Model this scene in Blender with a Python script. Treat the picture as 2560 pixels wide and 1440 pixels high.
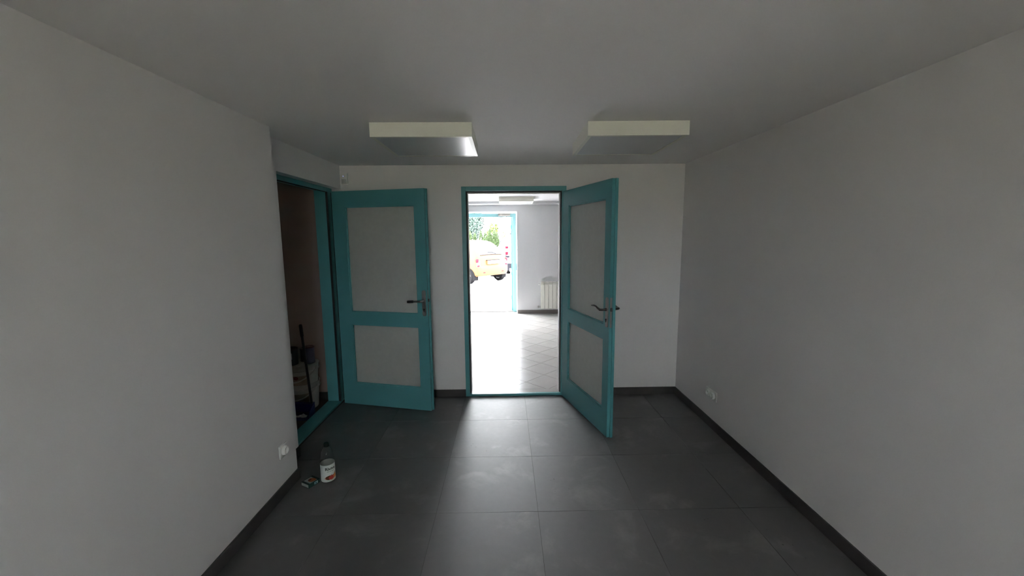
import bpy, bmesh, math, random
from mathutils import Vector, Matrix, Euler

random.seed(7)
scene = bpy.context.scene
col = scene.collection
for o in list(bpy.data.objects):
    bpy.data.objects.remove(o)

# ------------------------------------------------------------------ camera
F_PX, PITCH, YAW, ROLL, CAM_H = 1005.44, 0.12965, 0.01327, -0.00846, 1.6177
cam_d = bpy.data.cameras.new('camera')
cam_d.sensor_fit = 'HORIZONTAL'
cam_d.sensor_width = 36.0
cam_d.lens = F_PX / 2560 * 36.0
cam_d.clip_start, cam_d.clip_end = 0.02, 300
cam = bpy.data.objects.new('camera', cam_d)
col.objects.link(cam)
_fw = Vector((math.sin(YAW) * math.cos(PITCH), math.cos(YAW) * math.cos(PITCH), -math.sin(PITCH)))
_rt = Vector((math.cos(YAW), -math.sin(YAW), 0))
_up = _rt.cross(_fw)
_r2 = _rt * math.cos(ROLL) + _up * math.sin(ROLL)
_u2 = -_rt * math.sin(ROLL) + _up * math.cos(ROLL)
cam.matrix_world = Matrix(((_r2.x, _u2.x, -_fw.x, 0), (_r2.y, _u2.y, -_fw.y, 0),
                           (_r2.z, _u2.z, -_fw.z, CAM_H), (0, 0, 0, 1)))
scene.camera = cam

# ------------------------------------------------------------------ world: even overcast sky
SKY = 50.0
w = bpy.data.worlds.new('overcast_sky')
scene.world = w
w.use_nodes = True
bg = w.node_tree.nodes['Background']
bg.inputs[0].default_value = (0.94, 0.965, 1.0, 1)
bg.inputs[1].default_value = SKY

scene.view_settings.view_transform = 'Standard'
scene.view_settings.look = 'None'
scene.view_settings.gamma = 1
scene.view_settings.use_curve_mapping = False
scene.view_settings.exposure = 0.0
try:
    scene.cycles.use_denoising = True
    scene.cycles.denoiser = 'OPENIMAGEDENOISE'
    scene.cycles.max_bounces = 14
    scene.cycles.diffuse_bounces = 9
    scene.cycles.glossy_bounces = 6
    scene.cycles.transmission_bounces = 10
    scene.cycles.transparent_max_bounces = 16
    scene.cycles.sample_clamp_indirect = 60
    scene.cycles.caustics_reflective = False
    scene.cycles.caustics_refractive = False
except Exception:
    pass


# ------------------------------------------------------------------ materials
def srgb(r, g, b):
    f = lambda c: (c / 255 / 12.92) if c / 255 <= 0.04045 else ((c / 255 + 0.055) / 1.055) ** 2.4
    return (f(r), f(g), f(b), 1)


def mat(name, c, rough=0.5, metal=0.0, var=0.0, scale=8.0, bump=0.0, bump_scale=60.0, spec=0.5,
        rough_var=0.0, trans=0.0, coat=0.0, objrand=0.0, emit=None, ior=1.45, detail=4.0):
    m = bpy.data.materials.new(name)
    m.use_nodes = True
    nt = m.node_tree
    b = nt.nodes['Principled BSDF']
    if len(c) == 3:
        c = (*c, 1)
    b.inputs['Base Color'].default_value = c
    b.inputs['Roughness'].default_value = rough
    b.inputs['Metallic'].default_value = metal
    b.inputs['Specular IOR Level'].default_value = spec
    b.inputs['Transmission Weight'].default_value = trans
    b.inputs['Coat Weight'].default_value = coat
    b.inputs['IOR'].default_value = ior
    if emit:
        b.inputs['Emission Color'].default_value = (*emit[0], 1)
        b.inputs['Emission Strength'].default_value = emit[1]
    tc = nt.nodes.new('ShaderNodeTexCoord')
    if var or rough_var:
        n = nt.nodes.new('ShaderNodeTexNoise')
        n.inputs['Scale'].default_value = scale
        n.inputs['Detail'].default_value = detail
        nt.links.new(tc.outputs['Object'], n.inputs['Vector'])
        if var:
            mr = nt.nodes.new('ShaderNodeMapRange')
            mr.inputs[1].default_value, mr.inputs[2].default_value = 0.3, 0.7
            mr.inputs[3].default_value, mr.inputs[4].default_value = 1 - var, 1 + var
            nt.links.new(n.outputs['Fac'], mr.inputs[0])
            last = mr.outputs[0]
            if objrand:
                oi = nt.nodes.new('ShaderNodeObjectInfo')
                mr2 = nt.nodes.new('ShaderNodeMapRange')
                mr2.inputs[3].default_value, mr2.inputs[4].default_value = 1 - objrand, 1 + objrand
                nt.links.new(oi.outputs['Random'], mr2.inputs[0])
                mu = nt.nodes.new('ShaderNodeMath')
                mu.operation = 'MULTIPLY'
                nt.links.new(last, mu.inputs[0])
                nt.links.new(mr2.outputs[0], mu.inputs[1])
                last = mu.outputs[0]
            vm = nt.nodes.new('ShaderNodeVectorMath')
            vm.operation = 'SCALE'
            vm.inputs[0].default_value = c[:3]
            nt.links.new(last, vm.inputs['Scale'])
            nt.links.new(vm.outputs[0], b.inputs['Base Color'])
        if rough_var:
            mr = nt.nodes.new('ShaderNodeMapRange')
            mr.inputs[1].default_value, mr.inputs[2].default_value = 0.3, 0.7
            mr.inputs[3].default_value, mr.inputs[4].default_value = rough - rough_var, rough + rough_var
            nt.links.new(n.outputs['Fac'], mr.inputs[0])
            nt.links.new(mr.outputs[0], b.inputs['Roughness'])
    if bump:
        n2 = nt.nodes.new('ShaderNodeTexNoise')
        n2.inputs['Scale'].default_value = bump_scale
        n2.inputs['Detail'].default_value = 3
        nt.links.new(tc.outputs['Object'], n2.inputs['Vector'])
        bp = nt.nodes.new('ShaderNodeBump')
        bp.inputs['Strength'].default_value = bump
        bp.inputs['Distance'].default_value = 0.004
        nt.links.new(n2.outputs['Fac'], bp.inputs['Height'])
        nt.links.new(bp.outputs['Normal'], b.inputs['Normal'])
    return m


def pane_mat(name, tint, ior=1.35):
    """clear window glass: see-through sheet with a weak mirror reflection"""
    m = bpy.data.materials.new(name)
    m.use_nodes = True
    nt = m.node_tree
    nt.nodes.remove(nt.nodes['Principled BSDF'])
    t = nt.nodes.new('ShaderNodeBsdfTransparent')
    t.inputs[0].default_value = (*tint, 1)
    g = nt.nodes.new('ShaderNodeBsdfGlossy')
    g.inputs['Roughness'].default_value = 0.02
    mx = nt.nodes.new('ShaderNodeMixShader')
    fr = nt.nodes.new('ShaderNodeFresnel')
    fr.inputs[0].default_value = ior
    geo = nt.nodes.new('ShaderNodeNewGeometry')
    inv = nt.nodes.new('ShaderNodeMath')
    inv.operation = 'SUBTRACT'
    inv.inputs[0].default_value = 1.0
    nt.links.new(geo.outputs['Backfacing'], inv.inputs[1])
    mu = nt.nodes.new('ShaderNodeMath')
    mu.operation = 'MULTIPLY'
    nt.links.new(fr.outputs[0], mu.inputs[0])
    nt.links.new(inv.outputs[0], mu.inputs[1])
    nt.links.new(mu.outputs[0], mx.inputs[0])
    nt.links.new(t.outputs[0], mx.inputs[1])
    nt.links.new(g.outputs[0], mx.inputs[2])
    nt.links.new(mx.outputs[0], nt.nodes['Material Output'].inputs[0])
    return m


def leaf_mat(name, c1, c2):
    m = bpy.data.materials.new(name)
    m.use_nodes = True
    nt = m.node_tree
    b = nt.nodes['Principled BSDF']
    b.inputs['Roughness'].default_value = 0.6
    b.inputs['Specular IOR Level'].default_value = 0.1
    tc = nt.nodes.new('ShaderNodeTexCoord')
    n = nt.nodes.new('ShaderNodeTexNoise')
    n.inputs['Scale'].default_value = 6
    nt.links.new(tc.outputs['Object'], n.inputs['Vector'])
    r = nt.nodes.new('ShaderNodeValToRGB')
    r.color_ramp.elements[0].position, r.color_ramp.elements[1].position = 0.35, 0.65
    r.color_ramp.elements[0].color = (*c1, 1)
    r.color_ramp.elements[1].color = (*c2, 1)
    nt.links.new(n.outputs['Fac'], r.inputs[0])
    nt.links.new(r.outputs[0], b.inputs['Base Color'])
    return m


M = {}
M['wall'] = mat('white_wall_paint', (0.81, 0.79, 0.79), 0.55, var=0.02, scale=1.5, bump=0.05, bump_scale=180)
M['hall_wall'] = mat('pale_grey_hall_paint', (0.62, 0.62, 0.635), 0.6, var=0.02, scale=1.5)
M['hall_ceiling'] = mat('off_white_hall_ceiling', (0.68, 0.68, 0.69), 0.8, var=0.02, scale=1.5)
M['ceiling'] = mat('white_ceiling_paint', (0.90, 0.88, 0.88), 0.8, var=0.02, scale=1.0, bump=0.04, bump_scale=150)
M['grout'] = mat('dark_grout', (0.085, 0.08, 0.078), 0.8)
M['skirting'] = mat('dark_tile_skirting', (0.055, 0.052, 0.052), 0.45, var=0.2, scale=6)
M['teal'] = mat('teal_gloss_paint', (0.098, 0.325, 0.35), 0.32, var=0.04, scale=3, bump=0.02, bump_scale=90)
M['teal_glare'] = mat('glare_washed_teal_paint', (0.27, 0.51, 0.53), 0.35, var=0.04, scale=3)  # door teal lightened: veiling glare put into the entrance door's colour
M['gasket'] = mat('black_rubber', (0.012, 0.012, 0.012), 0.7)
M['frost'] = mat('frosted_glass', (0.80, 0.825, 0.79), 0.42, var=0.03, scale=30, trans=0.42, bump=0.12, bump_scale=260)
M['chrome'] = mat('brushed_nickel', (0.36, 0.345, 0.335), 0.28, metal=1.0)
M['dark_chrome'] = mat('dark_polished_metal', (0.20, 0.19, 0.19), 0.2, metal=1.0)
M['black'] = mat('black_plastic', (0.012, 0.012, 0.013), 0.4)
M['white_plastic'] = mat('white_plastic', (0.78, 0.78, 0.76), 0.3)
M['lamp_housing'] = mat('cream_lamp_housing', (0.86, 0.85, 0.765), 0.45)
M['diffuser'] = mat('acrylic_diffuser', (0.60, 0.61, 0.62), 0.33, spec=0.75)
M['closet_wall'] = mat('brownish_closet_paint', (0.48, 0.37, 0.33), 0.7, var=0.05, scale=2)
M['closet_floor'] = mat('brown_closet_tile', (0.12, 0.07, 0.05), 0.5, var=0.2, scale=5)
M['hall_tile'] = mat('pale_hall_tile', (0.45, 0.43, 0.41), 0.22, var=0.04, scale=4, objrand=0.03)
M['hall_grout'] = mat('grey_hall_grout', (0.22, 0.21, 0.2), 0.8)
M['hall_skirting'] = mat('grey_hall_skirting', (0.17, 0.155, 0.145), 0.5, var=0.1, scale=5)
M['radiator'] = mat('cream_radiator_enamel', (0.76, 0.75, 0.69), 0.35)
M['pane'] = pane_mat('clear_glass', (0.93, 0.95, 0.94))
M['tar'] = mat('paving_blocks', (0.58, 0.56, 0.56), 0.9, var=0.1, scale=3)
M['grass'] = mat('pale_bounce_yard', (0.58, 0.54, 0.42), 0.9, var=0.12, scale=5)  # unseen yard; pale olive tone chosen to bounce light onto the ceiling
M['render'] = mat('pale_facade_render', (0.7, 0.69, 0.66), 0.9, var=0.04, scale=2)


def floor_tile_mat():
    m = bpy.data.materials.new('dark_concrete_tile')
    m.use_nodes = True
    nt = m.node_tree
    N, L = nt.nodes, nt.links
    b = N['Principled BSDF']
    geo = N.new('ShaderNodeNewGeometry')
    n1 = N.new('ShaderNodeTexNoise')
    n1.inputs['Scale'].default_value, n1.inputs['Detail'].default_value, n1.inputs['Roughness'].default_value = 3.2, 7, 0.62
    n1.inputs['Distortion'].default_value = 0.35
    n2 = N.new('ShaderNodeTexNoise')
    n2.inputs['Scale'].default_value, n2.inputs['Detail'].default_value = 26, 5
    oi = N.new('ShaderNodeObjectInfo')
    off = N.new('ShaderNodeVectorMath')
    off.operation = 'ADD'
    sc = N.new('ShaderNodeVectorMath')
    sc.operation = 'SCALE'
    cx = N.new('ShaderNodeCombineXYZ')
    L.new(oi.outputs['Random'], cx.inputs[0])
    L.new(oi.outputs['Random'], cx.inputs[1])
    L.new(cx.outputs[0], sc.inputs[0])
    sc.inputs['Scale'].default_value = 37.0
    L.new(geo.outputs['Position'], off.inputs[0])
    L.new(sc.outputs[0], off.inputs[1])
    L.new(off.outputs[0], n1.inputs['Vector'])
    L.new(geo.outputs['Position'], n2.inputs['Vector'])
    r = N.new('ShaderNodeValToRGB')
    e = r.color_ramp.elements
    e[0].position, e[0].color = 0.28, (0.045, 0.044, 0.046, 1)
    e[1].position, e[1].color = 0.74, (0.150, 0.146, 0.143, 1)
    x = r.color_ramp.elements.new(0.55)
    x.color = (0.063, 0.061, 0.062, 1)
    L.new(n1.outputs['Fac'], r.inputs[0])
    mx = N.new('ShaderNodeMix')
    mx.data_type = 'RGBA'
    mx.blend_type = 'MULTIPLY'
    mx.inputs[0].default_value = 0.35
    L.new(r.outputs[0], mx.inputs[6])
    r2 = N.new('ShaderNodeValToRGB')
    r2.color_ramp.elements[0].color = (0.6, 0.6, 0.6, 1)
    r2.color_ramp.elements[1].color = (1.25, 1.25, 1.25, 1)
    L.new(n2.outputs['Fac'], r2.inputs[0])
    L.new(r2.outputs[0], mx.inputs[7])
    # sparse dark scuffs and crumbs, gathered in patches
    vo = N.new('ShaderNodeTexVoronoi')
    vo.inputs['Scale'].default_value = 24
    L.new(geo.outputs['Position'], vo.inputs['Vector'])
    n3 = N.new('ShaderNodeTexNoise')
    n3.inputs['Scale'].default_value, n3.inputs['Detail'].default_value = 2.3, 2
    L.new(geo.outputs['Position'], n3.inputs['Vector'])
    th_ = N.new('ShaderNodeMapRange')
    th_.inputs[1].default_value, th_.inputs[2].default_value = 0.52, 0.72
    th_.inputs[3].default_value, th_.inputs[4].default_value = 0.0, 0.16
    L.new(n3.outputs['Fac'], th_.inputs[0])
    lt = N.new('ShaderNodeMath')
    lt.operation = 'LESS_THAN'
    L.new(vo.outputs['Distance'], lt.inputs[0])
    L.new(th_.outputs[0], lt.inputs[1])
    mk = N.new('ShaderNodeMix')
    mk.data_type = 'RGBA'
    mk.inputs[7].default_value = (0.03, 0.029, 0.028, 1)
    L.new(lt.outputs[0], mk.inputs[0])
    L.new(mx.outputs[2], mk.inputs[6])
    L.new(mk.outputs[2], b.inputs['Base Color'])
    rs = N.new('ShaderNodeMath')
    rs.operation = 'MULTIPLY_ADD'
    rs.inputs[1].default_value = 0.2
    L.new(lt.outputs[0], rs.inputs[0])
    mr = N.new('ShaderNodeMapRange')
    mr.inputs[1].default_value, mr.inputs[2].default_value = 0.3, 0.75
    mr.inputs[3].default_value, mr.inputs[4].default_value = 0.50, 0.59
    L.new(n2.outputs['Fac'], mr.inputs[0])
    L.new(mr.outputs[0], rs.inputs[2])
    L.new(rs.outputs[0], b.inputs['Roughness'])
    b.inputs['Specular IOR Level'].default_value = 0.9
    b.inputs['IOR'].default_value = 1.9
    bp = N.new('ShaderNodeBump')
    bp.inputs['Strength'].default_value, bp.inputs['Distance'].default_value = 0.06, 0.003
    L.new(n2.outputs['Fac'], bp.inputs['Height'])
    L.new(bp.outputs[0], b.inputs['Normal'])
    return m


M['floor_tile'] = floor_tile_mat()


# ------------------------------------------------------------------ mesh helpers
def box(bm, lo, hi, bev=0.0, seg=2):
    lo, hi = Vector(lo), Vector(hi)
    vs = [bm.verts.new((x, y, z)) for x in (lo.x, hi.x) for y in (lo.y, hi.y) for z in (lo.z, hi.z)]
    q = [(0, 1, 3, 2), (4, 6, 7, 5), (0, 4, 5, 1), (2, 3, 7, 6), (0, 2, 6, 4), (1, 5, 7, 3)]
    fs = [bm.faces.new([vs[i] for i in f]) for f in q]
    if bev:
        es = list({e for f in fs for e in f.edges})
        bmesh.ops.bevel(bm, geom=es, offset=bev, segments=seg, profile=0.5, affect='EDGES')
    return vs


def tube(bm, pts, rad, n=12, cap=True):
    pts = [Vector(p) for p in pts]
    rads = rad if isinstance(rad, (list, tuple)) else [rad] * len(pts)
    rings = []
    ref = None
    for i, p in enumerate(pts):
        d = (pts[min(i + 1, len(pts) - 1)] - pts[max(i - 1, 0)]).normalized()
        if ref is None:
            ref = d.orthogonal().normalized()
        a = (ref - d * ref.dot(d)).normalized()
        ref = a
        b = d.cross(a)
        rings.append([bm.verts.new(p + (a * math.cos(t) + b * math.sin(t)) * rads[i])
                      for t in [2 * math.pi * k / n for k in range(n)]])
    for i in range(len(rings) - 1):
        for k in range(n):
            bm.faces.new((rings[i][k], rings[i][(k + 1) % n], rings[i + 1][(k + 1) % n], rings[i + 1][k]))
    if cap:
        bm.faces.new(rings[0][::-1])
        bm.faces.new(rings[-1])


def lathe(bm, prof, n=32, c=(0, 0), a0=0.0, a1=2 * math.pi):
    """revolve (r, z) profile about the vertical axis through c"""
    full = abs(a1 - a0 - 2 * math.pi) < 1e-6
    m = n if full else n + 1
    rings = []
    for r, z in prof:
        rings.append([bm.verts.new((c[0] + r * math.cos(a0 + (a1 - a0) * k / n),
                                    c[1] + r * math.sin(a0 + (a1 - a0) * k / n), z)) for k in range(m)])
    for i in range(len(rings) - 1):
        for k in range(n):
            k2 = (k + 1) % m
            bm.faces.new((rings[i][k], rings[i][k2], rings[i + 1][k2], rings[i + 1][k]))
    return rings


def disc_tube(bm, c, axis, r, depth, n=24, bev=0.0):
    c, axis = Vector(c), Vector(axis).normalized()
    if bev:
        tube(bm, [c, c + axis * bev * 0.01, c + axis * (depth - bev), c + axis * depth], [r, r, r, r - bev], n)
    else:
        tube(bm, [c, c + axis * depth], r, n)


def obj(name, bm, m, parent=None, smooth=False, loc=None, rot=None):
    if isinstance(bm, bmesh.types.BMesh):
        bmesh.ops.remove_doubles(bm, verts=bm.verts, dist=1e-6)
        bmesh.ops.recalc_face_normals(bm, faces=bm.faces)
        me = bpy.data.meshes.new(name)
        bm.to_mesh(me)
        bm.free()
    else:
        me = bm
    if smooth:
        for p in me.polygons:
            p.use_smooth = True
        try:
            me.set_sharp_from_angle(angle=math.radians(35))
        except Exception:
            pass
    if m is not None:
        me.materials.clear()
        me.materials.append(m)
    o = bpy.data.objects.new(name, me)
    col.objects.link(o)
    if parent:
        o.parent = parent
    if loc:
        o.location = loc
    if rot:
        o.rotation_euler = rot
    return o


def new():
    return bmesh.new()


def tag(o, label, cat=None, group=None, kind=None):
    o['label'] = label
    if cat:
        o['category'] = cat
    if group:
        o['group'] = group
    if kind:
        o['kind'] = kind
    return o


def empty(name, loc=(0, 0, 0), rz=0.0, label=None, cat=None, group=None, kind=None):
    o = bpy.data.objects.new(name, None)
    o.empty_display_size = 0.1
    col.objects.link(o)
    o.location = loc
    o.rotation_euler = (0, 0, rz)
    if label:
        tag(o, label, cat, group, kind)
    return o


def boxes(name, lst, m, parent=None, bev=0.0):
    b = new()
    for lo, hi in lst:
        box(b, lo, hi, bev)
    return obj(name, b, m, parent)


def struct(name, lst, m, label, cat, bev=0.0):
    return tag(boxes(name, lst, m, None, bev), label, cat, kind='structure')


def copy_tree(o, parent=None):
    c = o.copy()
    col.objects.link(c)
    c.parent = parent
    for ch in list(o.children):
        copy_tree(ch, c)
    return c


# ------------------------------------------------------------------ room dimensions (metres)
D, R, L, LR, HC = 3.92, 1.711, 1.423, 1.563, 2.282     # back wall, right wall, left wall, recessed wall, ceiling
YB = -2.6                                             # wall behind the camera
PY = 2.553                                            # end of the projecting left wall
WT = 4.05                                             # hall side of the partition
FY, FY2 = 8.26, 8.62                                  # hall far wall inner / outer face
HL, HR = -4.2, 4.6                                    # hall side walls

# ------------------------------------------------------------------ floor of dark tiles
T = 0.6
TX, TY = 0.1715, 3.3833
JOINT = 0.0022
floor = struct('floor', [((-1.66, YB, -0.12), (R, D, -0.0015))], M['grout'],
               'dark grey concrete-look tiled floor of the empty room', 'floor')


def rect_tile(x0, x1, y0, y1, parent):
    b = new()
    g = JOINT / 2
    box(b, (x0 + g, y0 + g, -0.009), (x1 - g, y1 - g, 0.0))
    return obj('floor_tile', b, M['floor_tile'], parent)


i0 = math.floor((-1.66 - TX) / T)
j0 = math.floor((YB - TY) / T)
for i in range(i0, i0 + 8):
    for j in range(j0, j0 + 13):
        x0, x1 = TX + i * T, TX + (i + 1) * T
        y0, y1 = TY + j * T, TY + (j + 1) * T
        x0, x1, y0, y1 = max(x0, -1.64), min(x1, R), max(y0, YB), min(y1, D)
        if x1 - x0 < 0.02 or y1 - y0 < 0.02:
            continue
        rect_tile(x0, x1, y0, y1, floor)

ceiling = struct('ceiling', [((-2.9, YB - 0.2, HC), (1.95, WT - 0.05, HC + 0.12))], M['ceiling'],
                 'plain white painted ceiling of the room', 'ceiling')

wall_left = struct('wall_left', [((-1.77, YB, 0), (-L, PY, HC)),
                                 ((-1.77, PY, 0), (-LR, 2.842, HC)),
                                 ((-1.77, 2.842, 2.068), (-LR, D, HC))], M['wall'],
                   'white left wall with projecting front part and lintel over the closet door', 'wall')
wall_right = struct('wall_right', [((R, YB, 0), (R + 0.15, WT, HC))], M['wall'],
                    'plain white right wall with one socket', 'wall')
wall_back = struct('wall_back', [((-2.75, D, 0), (-0.424, WT, HC)), ((0.579, D, 0), (R, WT, HC)),
                                 ((-0.424, D, 2.083), (0.579, WT, HC)),
                                 ((-0.424, 3.985, 0), (-0.368, WT, 2.083)), ((0.524, 3.985, 0), (0.579, WT, 2.083)),
                                 ((-0.368, 3.985, 2.022), (0.524, WT, 2.083))], M['wall'],
                   'white back wall with a doorway into the bright hall', 'wall')

# wall behind the camera with its window
WX0, WX1, WZ0, WZ1 = -0.2, 0.48, 0.85, 1.90
wall_rear = struct('wall_rear', [((-1.77, YB - 0.25, 0), (WX0, YB, HC)), ((WX1, YB - 0.25, 0), (R + 0.15, YB, HC)),
                                 ((WX0, YB - 0.25, 0), (WX1, YB, WZ0)), ((WX0, YB - 0.25, WZ1), (WX1, YB, HC))],
                   M['wall'], 'white wall behind the viewer with a wide window', 'wall')
win = empty('window_1', ((WX0 + WX1) / 2, YB - 0.15, WZ0), 0, 'wide two-part window in the wall behind the viewer', 'window',
            kind='structure')
hw, hh = (WX1 - WX0) / 2, WZ1 - WZ0
boxes('window_frame', [((-hw, -0.04, 0), (hw, 0.04, 0.06)), ((-hw, -0.04, hh - 0.06), (hw, 0.04, hh)),
                       ((-hw, -0.04, 0.06), (-hw + 0.06, 0.04, hh - 0.06)), ((hw - 0.06, -0.04, 0.06), (hw, 0.04, hh - 0.06)),
                       ((-0.04, -0.04, 0.06), (0.04, 0.04, hh - 0.06))], M['white_plastic'], win)
for s in (-1, 1):
    x = sorted((s * 0.04, s * (hw - 0.06)))
    boxes('pane', [((x[0], -0.004, 0.06), (x[1], 0.004, hh - 0.06))], M['pane'], win)
boxes('window_sill', [((-hw, 0.04, -0.03), (hw, 0.22, 0.0))], M['white_plastic'], win, 0.004)

# skirtings
BB, BT = 0.0754, 0.011
tag(boxes('baseboard_right', [((R - BT, YB, 0), (R, D, BB))], M['skirting'], bev=0.0015),
    'dark tile skirting along the right wall', 'baseboard', kind='structure')
tag(boxes('baseboard_left', [((-L, YB, 0), (-L + BT, PY, BB)), ((-LR, PY, 0), (-LR + BT, 2.842, BB)),
                             ((-LR, PY, 0), (-L + BT, PY + BT, BB))], M['skirting'], bev=0.0015),
    'dark tile skirting along the left wall', 'baseboard', kind='structure')
tag(boxes('baseboard_back', [((-1.63, D - BT, 0), (-0.424, D, BB)), ((0.579, D - BT, 0), (R - BT, D, BB))], M['skirting'],
          bev=0.0015),
    'dark tile skirting along the back wall, broken by the doorway', 'baseboard', kind='structure')

# ------------------------------------------------------------------ closet behind the left door
struct('floor_closet', [((-2.6, 2.72, -0.12), (-1.66, 3.9, 0))], M['closet_floor'], 'dark brown floor of the closet', 'floor')
struct('wall_closet', [((-2.72, 2.6, 0), (-2.6, D, HC)), ((-2.6, 2.6, 0), (-1.77, 2.72, HC)), ((-2.6, 3.9, 0), (-1.66, D, HC))],
       M['closet_wall'], 'dim brownish walls inside the closet', 'wall')
tag(boxes('baseboard_closet', [((-2.6, 3.888, 0), (-1.775, 3.9, BB)), ((-2.6, 2.72, 0), (-2.588, 3.888, BB))], M['skirting']),
    'dark skirting inside the closet', 'baseboard', kind='structure')


# ------------------------------------------------------------------ doors
def lever(b, s, z, side, length=0.125, proj=0.052, wavy=False):
    """lever pointing towards the hinge from spindle at (s, z) on face y = 0 (side -1) or y = T (side 1)"""
    y0 = -0.008 if side < 0 else 0.053
    yy = y0 + side * proj
    tube(b, [(s, y0, z), (s, y0 + side * 0.012, z)], 0.012, 16)
    if wavy:
        pts = [(s, y0, z), (s, y0 + side * proj * 0.7, z), (s - 0.012, yy, z), (s - 0.045, yy, z + 0.006),
               (s - 0.075, yy, z + 0.016), (s - 0.1, yy + side * 0.004, z + 0.019), (s - length, yy + side * 0.012, z + 0.017)]
        rr = [0.009, 0.009, 0.0095, 0.0085, 0.0075, 0.007, 0.0045]
    else:
        pts = [(s, y0, z), (s, y0 + side * proj * 0.75, z), (s - 0.012, yy, z), (s - 0.05, yy, z), (s - length, yy, z - 0.004)]
        rr = [0.009, 0.0095, 0.010, 0.009, 0.0085]
    tube(b, pts, rr, 14)


def handle_plate(b, s, z0, z1, side):
    y0, y1 = (-0.008, 0.0) if side < 0 else (0.045, 0.053)
    n = 10
    r = 0.0175
    pts = []
    for k in range(n + 1):
        a = math.pi * k / n
        pts.append((s + r * math.cos(a), z1 - r + r * math.sin(a)))
    for k in range(n + 1):
        a = math.pi + math.pi * k / n
        pts.append((s + r * math.cos(a), z0 + r + r * math.sin(a)))
    f = [b.verts.new((x, y0 if side < 0 else y1, z)) for x, z in pts]
    f2 = [b.verts.new((x, y1 if side < 0 else y0, z)) for x, z in pts]
    b.faces.new(f)
    b.faces.new(f2[::-1])
    m = len(pts)
    for k in range(m):
        b.faces.new((f[k], f[(k + 1) % m], f2[(k + 1) % m], f2[k]))


def make_leaf(parent, hinge, free, wavy, black_grip, Wd=0.92, Z0=0.012, Z1=2.03, paint=None):
    paint = paint or M['teal']
    hx, hy = hinge
    ang = math.atan2(free[1] - hy, free[0] - hx)
    b = new()
    g0, g1 = 0.13, Wd - 0.105
    rails = [(Z0, 0.222), (0.802, 0.918), (1.89, Z1)]
    t0, t1 = 0.0, 0.045

    def slab(x0, x1, y0, y1):
        for z0, z1 in rails:
            box(b, (g0 - 0.0005, y0, z0), (g1 + 0.0005, y1, z1))
        box(b, (x0, y0, Z0), (g0, y1, Z1))
        box(b, (g1, y0, Z0), (x1, y1, Z1))
    slab(0.0, Wd - 0.012, t0, 0.024)
    slab(0.006, Wd, 0.0242, t1)
    leaf = obj('door_leaf', b, paint, parent)
    # world placement is expressed in the parent's frame (parent carries no rotation)
    leaf.location = Vector((hx, hy, 0)) - parent.location
    leaf.rotation_euler = (0, 0, ang)
    for z0, z1 in ((0.222, 0.802), (0.918, 1.89)):
        boxes('glass_pane', [((g0 + 0.001, 0.018, z0 + 0.001), (g1 - 0.001, 0.026, z1 - 0.001))], M['frost'], leaf)
        gb = new()
        e = 0.010
        for (xa, xb, za, zb) in ((g0, g0 + e, z0, z1), (g1 - e, g1, z0, z1), (g0 + e, g1 - e, z0, z0 + e), (g0 + e, g1 - e, z1 - e, z1)):
            box(gb, (xa, 0.0265, za), (xb, 0.0385, zb))
            box(gb, (xa, 0.006, za), (xb, 0.0175, zb))
        obj('glazing_bead', gb, paint, leaf)
    for side in (-1, 1):
        hb = new()
        handle_plate(hb, Wd - 0.044, 0.905, 1.14, side)
        o = obj('handle_plate', hb, M['chrome'], leaf)
        kb = new()
        yk = -0.0085 if side < 0 else 0.0535
        tube(kb, [(Wd - 0.044, yk - side * 0.004, 0.965), (Wd - 0.044, yk + side * 0.006, 0.965)], 0.0085, 16)
        box(kb, (Wd - 0.047, min(yk, yk + side * 0.005), 0.945), (Wd - 0.041, max(yk, yk + side * 0.005), 0.966))
        obj('lock_cylinder', kb, M['dark_chrome'], leaf)
        lb = new()
        lever(lb, Wd - 0.044, 1.045, side, wavy=wavy)
        obj('lever_handle', lb, M['dark_chrome'] if wavy else M['chrome'], leaf, smooth=True)
        if black_grip:
            y = (-0.008 - 0.052) if side < 0 else (0.053 + 0.052)
            gb = new()
            tube(gb, [(Wd - 0.044 - 0.075, y, 1.044), (Wd - 0.044 - 0.08, y, 1.044), (Wd - 0.044 - 0.13, y, 1.041), (Wd - 0.044 - 0.134, y, 1.041)],
                 [0.0095, 0.0115, 0.0115, 0.009], 14)
            obj('lever_grip', gb, M['black'], leaf, smooth=True)
    boxes('lock_faceplate', [((Wd - 0.013, 0.004, 0.905), (Wd - 0.0105, 0.021, 1.14))], M['chrome'], leaf)
    boxes('latch_bolt', [((Wd - 0.012, 0.006, 1.035), (Wd + 0.001, 0.019, 1.062))], M['dark_chrome'], leaf)
    for z in (0.25, 1.75):
        hb = new()
        tube(hb, [(-0.006, 0.05, z), (-0.006, 0.05, z + 0.09)], 0.008, 12)
        obj('hinge', hb, paint, leaf, smooth=True)
    return leaf


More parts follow.
